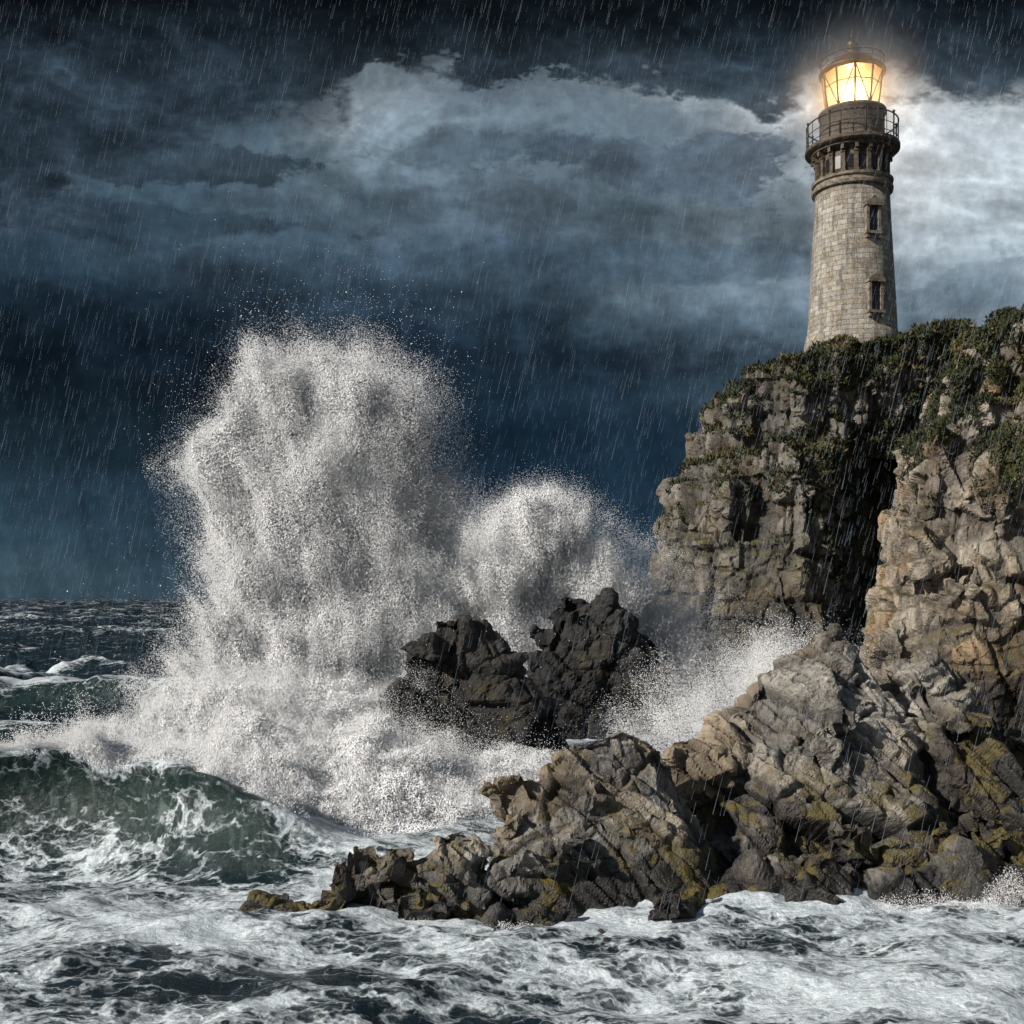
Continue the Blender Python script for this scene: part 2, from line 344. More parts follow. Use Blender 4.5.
# main cliff -------------------------------------------------------------
def slab(plan,z0,z1,inset=0.4,ctr=(30,105)):
    pts=[]
    for (x,y,*zz) in plan:
        pts.append((x,y,z0))
        dx,dy=ctr[0]-x,ctr[1]-y; d=math.hypot(dx,dy); zt=zz[0] if zz else z1
        pts.append((x+dx/d*inset,y+dy/d*inset,zt))
    return pts
C1=slab([(11.9,92),(14,86.5),(19.5,82.5),(22.5,83.5),(33,98),(34,125),(14,120)],-2,12.2,.9)
C1b=slab([(12.1,93),(15.6,88),(18,87),(18,100),(13,104)],-2,14,.5)
C2=slab([(13.9,93),(16,88.5),(20.5,83.8),(23,84.6),(34,99),(35,125),(15,118)],5,19,.7)
C3=slab([(16.2,94,23.6),(17.5,90,24.6),(20.5,86,26.0),(24,86,26.9),(33,93,27.6),(36,99,28.6),(40,125,28.6),(18,118,24.5)],10,25,.5)
C4=[(20,92,20),(24,88,20),(30,88.5,19),(36,90,21),(60,93,20),(60,130,20),(20,120,20),(20.5,93,26.4),(23.5,87.4,27.1),(27,86.6,27.5),(31,87,28.1),(36,90,29.0),(44,93,30.4),(60,95,31.5),(60,130,31),(22,118,27)]
C5=slab([(32,99),(40,95.5),(60,95.5),(60,120),(32,120)],-2,27.5,1)
cl_b=[((13.6,90.5,4),(2.2,2.2,4)),((15.5,88,8),(2.3,2.1,3)),((13.3,91.5,9.8),(1.5,1.6,2)),((17.3,87.2,15),(2.2,2,3)),((18.0,89,21.5),(1.7,2,2.2)),((20.2,85.6,17),(2.2,2,3.4)),
      ((21,84.2,7),(2.4,2,5)),((19,84.5,2),(3.4,2.5,3)),((22,86.8,23),(2,1.8,2.6))]
cliff=rock('sea_cliff',[C1,C1b,C2,C3,C4,C5],cl_b,.18,M_cl,[('b',4.6,.85,.35),('b',2.1,.50,.5),('v',1.0,.22,.6)],aniso=(1,1,.85),rot=(.06,-.12,.25),nb=26,bsize=(1.,2.0),seed=21)
# right cliff ------------------------------------------------------------
R1=slab([(22.1,69),(24,65.5),(30,63),(50,62),(50,80),(24,80)],-2,8.2,.9,(40,75))
R2=slab([(22.9,70),(24.8,66.5),(31,64),(50,63),(50,80),(25,80)],3,13.5,1.3,(40,75))
R3=slab([(24.6,70.5,18.5),(26,67.5,19.5),(32,65.5,21),(50,65,22),(50,80,22),(26,80,18)],8,20,1.3,(40,75))
R4=slab([(26.6,71.5,22),(28,69,23.8),(31.5,68,25.4),(50,68,29),(50,80,29),(28,80,22)],14,25,.9,(40,75))
rc_b=[((23.4,68,3),(1.8,2,4)),((24.2,67.5,10),(1.5,1.6,3)),((25.8,68,16),(1.5,1.6,3)),((28,65.5,6),(3,2,5)),((29,66,14),(2.6,2,4)),((27.8,69.5,21),(1.6,1.5,2.2)),((31,68.2,23.4),(1.9,1.5,1.8))]
cliffr=rock('rocky_headland',[R1,R2,R3,R4],rc_b,.14,M_cr,[('b',3.6,.6,.35),('v',1.9,.40,.4),('b',.85,.15,.6)],aniso=(1,1,.7),rot=(.1,.30,-.2),nb=22,bsize=(.8,1.7),seed=31)

# ------------------------------------------------------------------ VEGETATION
def leafmat(name,c0,c1,c2):
    m,n,b,o=newmat(name)
    t=n.attr('tint'); c=n.mix(n.ss(t,0,.6),c0,c1); c=n.mix(n.ss(t,.6,1),c,c2)
    n.set(b.inputs['Base Color'],c); b.inputs['Roughness'].default_value=.75
    return m
M_leaf=leafmat('shrub_leaves',(.016,.020,.008),(.048,.056,.017),(.14,.105,.04))
def foliage(name,ob,maskf,count,size,seed):
    me=ob.data; v=get_v(me); nn=get_n(me)
    m=maskf(v,nn); m=np.clip(m,0,1); idx=np.random.default_rng(seed).choice(len(v),count,p=m/m.sum())
    r=np.random.default_rng(seed+1)
    cl=fbm(v[idx]/1.3,3,seed+5)
    hgt=np.clip(cl*1.0+.25,.03,.9)*r.random(count)**.6
    p=v[idx]+nn[idx]*.05+np.stack([r.normal(0,.12,count),r.normal(0,.12,count),hgt*.6],1)
    s=size*r.uniform(.5,1.4,count)
    a=r.normal(0,1,(count,3)); a/=np.linalg.norm(a,axis=1)[:,None]; a[:,2]=np.abs(a[:,2])+.3
    b=np.cross(a,r.normal(0,1,(count,3))); b/=np.linalg.norm(b,axis=1)[:,None]
    v0=p-b*(s*.35)[:,None]; v1=p+b*(s*.35)[:,None]; v2=p+a*(s*1.1)[:,None]
    V=np.stack([v0,v1,v2],1).reshape(-1,3); F=np.arange(count*3).reshape(-1,3)
    o=mesh_np(name,V,F,False,M_leaf)
    t=np.clip(fbm(p/2.3,3,seed+9)*.8+.44+r.normal(0,.16,count),0,1)
    attr(o.data,'tint',np.repeat(t,3)); return o
def mk1(v,nn):
    f=fbm(v/3.2,4,77)
    top=sstep(.15,.6,nn[:,2]+f*.5)*sstep(23,25.5,v[:,2]+f*2)*1.6
    drape=sstep(23.5,26.,v[:,2]+f*5)*.6
    ledge=sstep(.3,.7,nn[:,2]+f*.35)*sstep(14,18,v[:,2])*1.1
    gully=sstep(21.,24.5,v[:,0]+f*4)*sstep(9,15,v[:,2]+f*6)*sstep(-.3,.15,f)*.8
    return (top+drape+ledge+gully)*(v[:,1]<101)+1e-9
foliage('cliff_shrubs',cliff,mk1,260000,.25,5)
def mk2(v,nn):
    f=fbm(v/2.6,4,78)
    return (sstep(.25,.7,nn[:,2]+f*.5)*sstep(15.5,20,v[:,2]+f*3)+sstep(.0,.25,f)*sstep(14,20,v[:,2]+f*5)*.6)*(v[:,1]<76)*(v[:,0]<38)+1e-9
foliage('cliff_shrubs.001',cliffr,mk2,120000,.20,6)
print('veg',round(time.time()-T0,1))

# ------------------------------------------------------------------ OCEAN
r1=[14.]
while r1[-1]<170: r1.append(r1[-1]*1.0034)
while r1[-1]<9000: r1.append(r1[-1]*1.011)
r1=np.array([3,6,9,12]+r1,np.float32)
t1=np.concatenate([np.linspace(-2.2,-.62,50)[:-1],np.linspace(-.62,.62,760),np.linspace(.62,2.2,50)[1:]]).astype(np.float32)
RR,TT=np.meshgrid(r1,t1,indexing='ij')
ox=(RR*TT).ravel(); oy=(RR-12).ravel(); nr,ncol=RR.shape; rr_=RR.ravel()
N=len(ox)
p3=np.stack([ox,oy,np.zeros(N,np.float32)],1)
wn1=fbm(p3/28,2,201); wn2=fbm(p3/9+9,2,202)
z=np.zeros(N,np.float32); dy=np.zeros(N,np.float32); dx=np.zeros(N,np.float32)
farb=.34+.66*sstep(46,75,oy)+.6*sstep(100,300,oy)
farm=.75+.45*sstep(42,75,oy)
for i,(lam,amp,ang) in enumerate([(44,.60,.10),(27,.45,-.22),(17,.32,.30),(10.5,.21,-.45),(6.3,.14,.62),(3.9,.085,-.2),(2.3,.050,.9),(1.4,.030,-.8),(.85,.017,.3),(.5,.009,-.4)]):
    kx,ky=math.sin(ang),-math.cos(ang); k=2*math.pi/lam
    ph=(ox*kx+oy*ky)*k+i*1.9+wn1*3.2*(1 if lam>8 else 1.8)+wn2*(1.5 if lam<12 else .6)
    fade=sstep(.0,.35,lam/(rr_*.012)-.2)
    A=amp*fade*(farb if lam>8 else farm)*(1+.5*wn2)
    z+=A*np.sin(ph); dx-=A*kx*np.cos(ph)*-.85; dy-=A*ky*np.cos(ph)*-.85
swell=z.copy()
face=np.zeros(N,np.float32); foam=np.zeros(N,np.float32)
def crest(yc,A,front,back,curl,fo,fw,seedk,green):
    global z,dy,face,foam
    d=oy-yc
    pr=np.where(d<0,np.exp(-(d/front)**2),np.exp(-(d/back)**2))
    h=A*pr-A*.22*np.exp(-((d+front*2.3)/(front*1.3))**2)
    z+=h; dy-=curl*A*pr**3
    nz=fbm(p3/1.6,4,seedk)
    foam=np.maximum(foam,fo*np.exp(-((d-fw*.5+nz*1.3)/fw)**2)*np.clip(A/1.2,0,1))
    face=np.maximum(face,green*np.exp(-((d+front*.7)/(front*.8))**2)*np.clip(A/1.5,0,1))
O=np.zeros(N,np.float32)
lx=fbm(np.stack([ox/9,O,O],1),2,301); lx2=fbm(np.stack([ox/4,O,O+3],1),3,302)
A1=2.7*(1-sstep(-10.8,-4.5,ox))*(1+.28*lx2+.15*lx)+.35*(1-sstep(0,4,ox))
crest(38.3+lx*1.8-.03*np.clip(ox+16,0,12)**2,A1,1.8,4.0,.78,1.25,1.5,303,1.)
crest(62+lx*3.5,1.5*(1-sstep(-16,-6,ox))*(1+.3*lx2),3.5,5.5,.5,.75,2.2,304,.8)
crest(80+lx*5,2.0*(1-sstep(-12,4,ox))*(1+.4*lx2),4.,7,.5,1.0,3.4,305,.6)
crest(112+lx2*7,2.3*(1-sstep(-20,0,ox))*sstep(-.35,.2,fbm(np.stack([ox/17,O,O+7],1),2,309)),5,8,.4,1.1,5.0,306,.5)
crest(150+lx*9,2.2*sstep(-.2,.3,fbm(np.stack([ox/22,O,O+9],1),2,310)),6,9,.3,1.0,6.0,307,.4)
crest(230+lx2*9,2.2*sstep(-.2,.3,fbm(np.stack([ox/30,O,O+19],1),2,311)),8,12,.2,1.0,9.0,308,.3)
crest(340+lx2*14,2.2*sstep(-.1,.3,fbm(np.stack([ox/45,O,O+29],1),2,312)),10,14,.2,1.0,11.0,318,.3)
q=((ox+6.2)/10.5)**2+((oy-45.5)/8.)**2
mound=np.exp(-q*1.2); z+=.9*mound*(1+.5*fbm(p3/1.8,4,320))
foam=np.maximum(foam,1.4*sstep(1.25,.55,q+.5*fbm(p3/2.5,4,321)))
churn=1-sstep(36,52,oy)
z+=churn*(.17*fbm(p3/np.array([3.2,1.6,1]),4,330)+.045*fbm(p3/.40,3,331))
basef=.58*churn*(1+.75*fbm(p3/np.array([8,2.6,1]),4,340))+.12*(1-churn)
basef+=.16*churn*sstep(-14,-4,ox)*sstep(22,27,oy)
z_rel=np.clip(swell/1.0,-1,2)
basef+=sstep(.75,1.5,z_rel)*.5*sstep(50,90,oy)*(.5+fbm(p3/11,3,341))
basef+=.35*sstep(38,42,oy)*sstep(62,50,oy)*(1+fbm(p3/6,3,342))
foam=np.maximum(foam,basef)
foam=foam*(1-.42*np.clip(face,0,1)*(foam<1.0))
def near_rock(cx,cy,rx,ry,a):
    global foam
    q=np.sqrt(((ox-cx)/rx)**2+((oy-cy)/ry)**2)+.45*fbm(p3/2,4,350)
    foam=np.maximum(foam,a*(1-sstep(.8,1.4,q)))
near_rock(-3,28.4,3.6,1.9,.85); near_rock(2.5,29.5,4.8,3.4,.95); near_rock(11,33,9,5.2,.95); near_rock(20,35,9,5.6,.95)
near_rock(-2,50,8,5,1.); near_rock(5,67,8,6,1.); near_rock(18,80,16,14,.9)
wv=np.stack([ox+dx*.8,oy+dy*.8,z],1)
ii=np.arange((nr-1)*ncol).reshape(nr-1,ncol)[:,:-1].ravel()
F=np.stack([ii,ii+1,ii+ncol+1,ii+ncol],1)
m,n,b,o=newmat('sea_water')
tc=n.n.new('ShaderNodeTexCoord').outputs['Object']
fo=n.attr('foam'); fa=n.attr('face')
wv3=n.vadd(tc,n.vscale(n.noise(tc,.6,4,.6,out=1),1.9))
st=n.mapping(wv3,(.42,1.,1.))
n1=n.noise(st,.6,8,.66); web=n.ss(n.voro(st,1.1),0.,.16,1,0); web2=n.ss(n.voro(n.vadd(st,(9.,4.,0.)),3.2),0.,.16,1,0)
n3=n.noise(n.mapping(tc,(.7,1,1)),9.,4,.7)
val=n.add(fo,n.mul(n.m('SUBTRACT',n1,.5),1.9),n.mul(n.m('SUBTRACT',web,.25),.30),n.mul(n.m('SUBTRACT',web2,.25),.22),n.mul(n.m('SUBTRACT',n3,.5),.40))
mk=n.ss(val,.40,.98)
wcol=n.mix(fa,(.010,.022,.029),(.013,.031,.027))
sk=n.noise(n.mapping(tc,(2.0,.5,.9),(0,0,.3)),1.3,6,.66,.6)
wcol=n.mix(n.mul(fa,n.ss(sk,.48,.72,0,.7)),wcol,(.15,.19,.18))
fc=n.mix(n.ss(n3,.3,.7),(.46,.55,.60),(.82,.87,.90))
n.set(b.inputs['Base Color'],n.mix(mk,wcol,fc))
n.set(b.inputs['Roughness'],n.add(.12,n.mul(mk,.65)))
b.inputs['IOR'].default_value=1.33
rip=n.noise(n.mapping(tc,(.8,1.3,1)),2.6,6,.68,.3)
n.set(b.inputs['Normal'],n.bump(n.mul(rip,.34),.8,.5))
sea=mesh_np('sea_water',wv,F,True,m)
attr(sea.data,'foam',foam); attr(sea.data,'face',face)
print('sea',N,round(time.time()-T0,1))

# ------------------------------------------------------------------ SPRAY (point clouds)
m,n,b,o=newmat('white_spray'); M_spray=m
d=n.n.new('ShaderNodeBsdfDiffuse'); d.inputs[0].default_value=(.95,.96,.97,1); n.n.remove(b); n.l.new(d.outputs[0],o.inputs[0])
# sunward tilt built into shading normals brightens spray, flattens each drop's own shading
g=n.n.new('ShaderNodeNewGeometry'); nr_=n.vadd(n.vscale(g.outputs['Normal'],.60),(-.50,-.34,.52))
nz=n.n.new('ShaderNodeVectorMath'); nz.operation='NORMALIZE'; n.l.new(nr_,nz.inputs[0]); n.l.new(nz.outputs[0],d.inputs['Normal'])
def points(name,v,rad):
    mat=M_spray
    ob=mesh_np(name,v,None,False,mat); attr(ob.data,'rad',rad)
    g=bpy.data.node_groups.new(name+'_pts','GeometryNodeTree')
    g.interface.new_socket('Geometry',in_out='INPUT',socket_type='NodeSocketGeometry'); g.interface.new_socket('Geometry',in_out='OUTPUT',socket_type='NodeSocketGeometry')
    gi=g.nodes.new('NodeGroupInput'); go=g.nodes.new('NodeGroupOutput'); mp=g.nodes.new('GeometryNodeMeshToPoints')
    na=g.nodes.new('GeometryNodeInputNamedAttribute'); na.data_type='FLOAT'; na.inputs['Name'].default_value='rad'
    sm=g.nodes.new('GeometryNodeSetMaterial'); sm.inputs['Material'].default_value=mat
    g.links.new(gi.outputs[0],mp.inputs['Mesh']); g.links.new(na.outputs['Attribute'],mp.inputs['Radius'])
    g.links.new(mp.outputs[0],sm.inputs[0]); g.links.new(sm.outputs[0],go.inputs[0])
    md=ob.modifiers.new('pts','NODES'); md.node_group=g
    print(name,len(v),round(time.time()-T0,1)); return ob
def field(p,E,freq,namp,seed,stretch,org=None,famp=0.):
    D=np.full(len(p),-9,np.float32)
    for c,r in E:
        q=np.sqrt((((p-np.array(c,np.float32))/np.array(r,np.float32))**2).sum(1)); D=np.maximum(D,1-q)
    ns=fbm(p*np.array(stretch,np.float32)*freq,6,seed,.62)
    D=D+ns*namp
    if org is not None:
        v=p-np.array(org,np.float32); L_=np.linalg.norm(v,axis=1)[:,None]
        D=D+famp*fbm((v/L_*11+L_*.16).astype(np.float32),6,seed+31,.66)
    return D
def sample(E,dens,seed,ext=1.35):
    r=np.random.default_rng(seed); out=[]
    c=np.array([e[0] for e in E],np.float32); R=np.array([e[1] for e in E],np.float32)*ext
    vol=4.19*R.prod(1); cnt=(vol*dens).astype(int)
    for i in range(len(E)):
        u=r.normal(0,1,(cnt[i],3)); u/=np.linalg.norm(u,axis=1)[:,None]; u*=(r.random(cnt[i])**(1/3))[:,None]
        p=(c[i]+u*R[i]).astype(np.float32)
        own=np.ones(len(p),bool)
        for j in range(i): own&=((((p-c[j])/R[j])**2).sum(1)>1)
        out.append(p[own])
    return np.concatenate(out)
# main column
E=[((-8.8,51,1.5),(6.6,4.,3.4)),((-9.4,51,5.0),(4.2,3.2,3.8)),((-9.5,51.3,9),(3.7,2.8,4)),((-9.7,51.5,12.5),(3.9,2.8,3.4)),
   ((-12.9,51.5,14.1),(2.3,1.9,1.7)),((-10.4,51.6,16.3),(2.3,2.1,2.8)),((-7.8,51.8,16.7),(2.5,2.1,2.5)),((-5.4,52.,15.6),(2.3,1.9,2.3)),((-6.7,51.8,11.8),(2.6,2.2,3)),((-6.2,51.5,7.2),(2.3,2.1,3.2)),((-12.0,51.3,11.2),(1.7,1.9,2.2)),((-4.2,53,12.4),(1.9,1.7,2.4))]
org=(-9.0,51,-4.)
pc=sample(E,1250,41,1.65)
D=field(pc,E,.42,.62,42,(1,1,.75),org,.70)
r=np.random.default_rng(43); u=r.random(len(pc))
right=sstep(-10,-4,pc[:,0])
keep=(D>.12)|((D>-.9)&(u<np.exp((D-.12)*(5.2-2.6*right))))
keep&=(D<.5)|(u<.25)
pc=pc[keep]; Dk=D[keep]
rad=np.where(Dk>.12,.018+.022*sstep(.1,.45,Dk),.007+.009*sstep(-.4,.12,Dk))*r.uniform(.6,1.4,len(pc))
PTS=[pc];RAD=[rad]
nd=60000; k=r.integers(0,len(pc),nd); o_=np.array(org,np.float32)
vdir=pc[k]-o_; vdir/=np.linalg.norm(vdir,axis=1)[:,None]
dd=pc[k]+vdir*(r.exponential(1.1,nd)[:,None])+r.normal(0,.22,(nd,3)); ok=(dd[:,2]>6)
PTS.append(dd[ok]);RAD.append(r.uniform(.006,.015,nd)[ok]*(1+(r.random(nd)[ok]>.97)*1.1))
points('breaking_wave_burst',np.concatenate(PTS),np.concatenate(RAD))
# second softer plume behind the stacks
E2=[((-.7,73,4),(7.5,3.5,5)),((-1.0,73,9.6),(5.,3,4.6)),((1.6,73,12.6),(3.6,2.6,2.8)),((3.2,74,8.6),(4.6,3,4.6)),((-4.6,72,8),(3.6,3,5)),((6.6,76,6.5),(5,3,4.6)),((10.,77,5),(4,3,3.6))]
pc=sample(E2,480,51,1.7); D=field(pc,E2,.33,.6,52,(1,1,.7),(-.5,73,-6),.6); u=r.random(len(pc))
keep=(u<sstep(-.75,.55,D)**2.2)
pc=pc[keep];Dk=D[keep]; points('spray_plume',pc,(.010+.026*sstep(0,.7,Dk))*r.uniform(.6,1.4,len(pc)))
# tumbling whitewater at the foot
E3=[((-13.0,43.,1.2),(3.4,3.,1.5)),((-9.4,42,1.3),(4.0,3.4,2.2)),((-6.2,42.3,1.2),(4.2,3.6,2.1)),((-2.6,43,.7),(4.,3.2,1.5)),((.3,44,.4),(3.2,2.6,1.3)),((-10.5,46,2.0),(4.3,3.5,2.6)),((-7.2,46.5,1.8),(3.2,3.3,2.4)),
    ((-5.4,38.6,.5),(4.2,2.6,1.3)),((-1.6,39.6,.2),(3.6,2.6,.9)),((-8.6,39.0,.9),(2.4,2.2,1.5)),((-15,45.6,1.4),(3,2.6,1.5)),((-4.6,36.4,.1),(3.6,1.8,.75))]
pc=sample(E3,2000,61); pc=pc[pc[:,2]>-.3]; D=field(pc,E3,.6,.8,62,(1,1,1.)); D+=.30*fbm(pc*2.2,3,63); u=r.random(len(pc))
keep=((D>.1)|((D>-.5)&(u<np.exp((D-.1)*6))))&((D<.5)|(u<.25))
pc=pc[keep];Dk=D[keep]; rad=np.where(Dk>.1,.014+.020*sstep(.1,.45,Dk),.008)*r.uniform(.6,1.4,len(pc))
nd=40000; k=r.integers(0,len(pc),nd); dd=pc[k]+r.normal(0,1,(nd,3))*np.array([.5,.5,.4])+np.array([0,0,1])*r.exponential(.35,nd)[:,None]
points('churning_foam',np.concatenate([pc,dd]),np.concatenate([rad,r.uniform(.006,.013,nd)]))
# foam thrown from the breaker's lip
nl=260000; pq=np.clip(foam-.6,0,1)*(ox>-27)*(ox<-4)*(oy>35.)*(oy<42)*(z>1.2)*(np.abs(TT.ravel())<.6)
k=r.choice(N,nl,p=pq/pq.sum())
t=r.exponential(.20,nl); nz=fbm(wv[k]/.8,4,71)
dd=wv[k]+r.normal(0,.06,(nl,3))+np.array([0,-.7,.9])*(t*np.clip(.7+2.8*nz,.05,3))[:,None]
points('wave_lip_spray',dd,r.uniform(.007,.015,nl))
# spray where swell meets the rocks
E4=[((8.6,52,2.6),(3.2,3,2.6)),((11.5,52,3.2),(3,2.5,2.8)),((6.2,50,1.6),(3,2.5,2.)),((14,58,3.5),(4,3,3))]
pc=sample(E4,1300,81,1.7); D=field(pc,E4,.5,.7,82,(1,1,.8),(9,52,-3),.6); keep=r.random(len(pc))<sstep(-.7,.9,D)**2.8*.7
a=pc[keep]; ra_=(.006+.008*r.random(len(a)))
E5=[((8.3,28.0,.1),(1.7,.5,.4)),((10.6,28.2,.1),(1.8,.5,.6)),((13.2,28.5,.2),(1.6,.5,.9)),((15.8,29.0,.2),(1.8,.6,.7)),((-.2,26.8,0),(1.3,.4,.3)),((-3.4,27.3,0),(2.,.4,.25)),((5.6,27.0,0),(1.2,.4,.3)),((18,29.2,.2),(2,.6,.6))]
pc=sample(E5,14000,85); D=field(pc,E5,1.6,.95,86,(1,1,.6)); keep=(r.random(len(pc))<sstep(-.1,.7,D))&(pc[:,2]>-.1)
bb=pc[keep]; rb_=(.003+.005*r.random(len(bb)))
points('rock_spray',np.concatenate([a,bb]),np.concatenate([ra_,rb_]))

# ------------------------------------------------------------------ RAIN
nr_=21000
yy=(16**2+(75**2-16**2)*r.random(nr_))**.5
xx=(r.random(nr_)*2-1)*(yy*.55+3); zz=r.random(nr_)*(yy*.60+8)
ln=r.uniform(.22,.68,nr_); wd=r.uniform(.0015,.0034,nr_)*(1+yy*.012)
d=np.array([-.24,.03,-1.]);d/=np.linalg.norm(d); dj=d+r.normal(0,.03,(nr_,3))
P0=np.stack([xx,yy,zz],1); P1=P0+dj*ln[:,None]
off=[np.array([math.cos(a),math.sin(a),0]) for a in (0,2.1,4.2)]
V=np.stack([P0+off[0]*wd[:,None]*.4,P0+off[1]*wd[:,None]*.4,P0+off[2]*wd[:,None]*.4,P1+off[0]*wd[:,None],P1+off[1]*wd[:,None],P1+off[2]*wd[:,None]],1).reshape(-1,3)
bs=(np.arange(nr_)*6)[:,None]
F=np.concatenate([bs+np.array([[0,1,4,3]]),bs+np.array([[1,2,5,4]]),bs+np.array([[2,0,3,5]])])
m,n,b,o=newmat('rain_water')
tr=n.n.new('ShaderNodeBsdfTransparent'); df=n.n.new('ShaderNodeBsdfDiffuse'); df.inputs[0].default_value=(.58,.70,.82,1); mx=n.n.new('ShaderNodeMixShader'); mx.inputs[0].default_value=.25
n.l.new(tr.outputs[0],mx.inputs[1]); n.l.new(df.outputs[0],mx.inputs[2]); n.l.new(mx.outputs[0],o.inputs[0])
mesh_np('rain',V,F,False,m)

# ------------------------------------------------------------------ LIGHTHOUSE
LX,LY,LZ=27.5,92.,28.2
lh=bpy.data.objects.new('lighthouse',None); scene.collection.objects.link(lh); lh.location=(LX,LY,LZ); lh.scale=(.96,.96,1)
def part(name,bm,mat,smooth=False):
    me=bpy.data.meshes.new(name); bmesh.ops.recalc_face_normals(bm,faces=bm.faces); bm.to_mesh(me); bm.free(); me.materials.append(mat)
    for p in me.polygons: p.use_smooth=smooth
    o=bpy.data.objects.new(name,me); scene.collection.objects.link(o); o.parent=lh; return o
def lathe(bm,prof,seg=64,capb=True,capt=True,z0=0):
    rings=[]
    for (rr,zz) in prof:
        rings.append([bm.verts.new((rr*math.cos(2*math.pi*i/seg),rr*math.sin(2*math.pi*i/seg),zz+z0)) for i in range(seg)])
    for a,b in zip(rings,rings[1:]):
        for i in range(seg): bm.faces.new((a[i],a[(i+1)%seg],b[(i+1)%seg],b[i]))
    if capb: bm.faces.new(rings[0][::-1])
    if capt: bm.faces.new(rings[-1])
def box(bm,c,s,ang=0.,rad=None,tilt=0.):
    M=Matrix.Rotation(ang,4,'Z')@Matrix.Translation(c)@Matrix.Rotation(tilt,4,'Y')@Matrix.Diagonal((s[0],s[1],s[2],1))
    bmesh.ops.create_cube(bm,size=1,matrix=M)
def tube(bm,a,b,rad,seg=8):
    a=Vector(a);b=Vector(b); d=b-a; q=d.to_track_quat('Z','Y').to_matrix().to_4x4()
    bmesh.ops.create_cone(bm,cap_ends=True,segments=seg,radius1=rad,radius2=rad,depth=d.length,matrix=Matrix.Translation((a+b)/2)@q)
def ring(bm,R,z,rad,seg=48):
    for i in range(seg):
        a0=2*math.pi*i/seg;a1=2*math.pi*(i+1)/seg
        tube(bm,(R*math.cos(a0),R*math.sin(a0),z),(R*math.cos(a1),R*math.sin(a1),z),rad,6)
m,n,b,o=newmat('lighthouse_masonry')
tc=n.n.new('ShaderNodeTexCoord').outputs['Object']; x,y,z_=n.sep(tc)
an=n.mul(n.m('ARCTAN2',y,x),3.3); wob=n.noise(tc,1.7,4,.6,out=1)
uv=n.vadd(n.comb(an,z_,0.),n.vscale(wob,.26))
br=n.n.new('ShaderNodeTexBrick'); n.l.new(uv,br.inputs['Vector']); br.inputs['Scale'].default_value=1.; br.inputs['Brick Width'].default_value=.80; br.inputs['Row Height'].default_value=.40
br.inputs['Mortar Size'].default_value=.018; br.inputs['Mortar Smooth'].default_value=.6; br.inputs['Bias'].default_value=0
br.inputs['Color1'].default_value=(.50,.475,.42,1); br.inputs['Color2'].default_value=(.25,.23,.195,1); br.inputs['Mortar'].default_value=(.15,.135,.115,1)
s1=n.noise(n.mapping(uv,(1.8,.28,1)),1.2,6,.65); s2=n.noise(tc,1.1,7,.68); s3=n.noise(tc,7,5,.72)
c=n.mix(n.ss(s2,.45,.62,0,.6),br.outputs[0],(.34,.27,.16))
c=n.mix(n.ss(s1,.46,.66,0,.8),c,(.11,.095,.078))
c=n.mix(n.ss(s3,.50,.66,0,.6),c,(.50,.48,.44))
c=n.mix(n.ss(n.noise(n.vadd(tc,(5.,5.,5.)),3.,6,.7),.52,.64,0,.7),c,(.12,.105,.085))
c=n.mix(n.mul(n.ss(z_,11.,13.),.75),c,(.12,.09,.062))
n.set(b.inputs['Base Color'],c); b.inputs['Roughness'].default_value=.9
n.set(b.inputs['Normal'],n.bump(n.add(n.mul(br.outputs['Fac'],-.6),n.mul(s3,.9),n.mul(s2,.5)),.9,.11))
M_st=m
M_trim=simple('carved_stone_trim',(.19,.16,.12),.85,0,.6,3)
M_trimd=simple('stained_stone_trim',(.095,.072,.048),.85,0,.65,3)
M_iron=simple('rusted_iron',(.05,.038,.028),.6,.4,.5,5)
M_copper=simple('lantern_roof_metal',(.09,.06,.035),.5,.6,.5,4)
M_pane=simple('window_dark',(.012,.012,.014),.25,0,.2,4)
bm=bmesh.new()
lathe(bm,[(3.95,-3.5),(3.92,0),(3.78,.9),(3.66,1.0),(3.5,4),(3.32,7),(3.14,10),(3.03,12.3)],96); part('tower',bm,M_st,True)
bm=bmesh.new()
lathe(bm,[(3.05,12.3),(3.3,12.36),(3.34,12.6),(3.12,12.72),(3.12,12.95),(3.3,13.0),(3.34,13.2),(3.0,13.3)],96,False,False)
part('cornice',bm,M_trim)
bm=bmesh.new(); lathe(bm,[(2.78,13.2),(2.78,15.4)],64); part('arcade_wall',bm,M_trimd,True)
bm=bmesh.new()
for i in range(18):
    a=2*math.pi*i/18
    box(bm,(2.91,0,14.05),(.26,.30,1.55),a); box(bm,(2.96,0,14.9),(.36,.40,.18),a)
    box(bm,(3.06,0,15.18),(.62,.26,.36),a)
    box(bm,(2.9,0,13.38),(.4,.40,.16),a)
lathe(bm,[(2.8,15.36),(3.42,15.40),(3.46,15.50),(3.1,15.53)],72,False,False)
part('corbels',bm,M_trimd)
bm=bmesh.new()
for i in range(18):
    a=2*math.pi*(i+.5)/18; box(bm,(2.79,0,14.15),(.06,.46,1.0),a)
part('arcade_openings',bm,M_pane)
bm=bmesh.new(); lathe(bm,[(3.0,15.55),(3.72,15.62),(3.86,15.72),(3.86,15.98),(3.7,16.05),(2.4,16.05)],96,True,False); part('gallery_deck',bm,M_trimd)
bm=bmesh.new(); lathe(bm,[(2.62,16.0),(2.62,18.6),(2.78,18.66),(2.78,18.86),(2.55,18.95),(2.1,19.0)],64,False,True); part('watch_room',bm,M_st,True)
bm=bmesh.new()
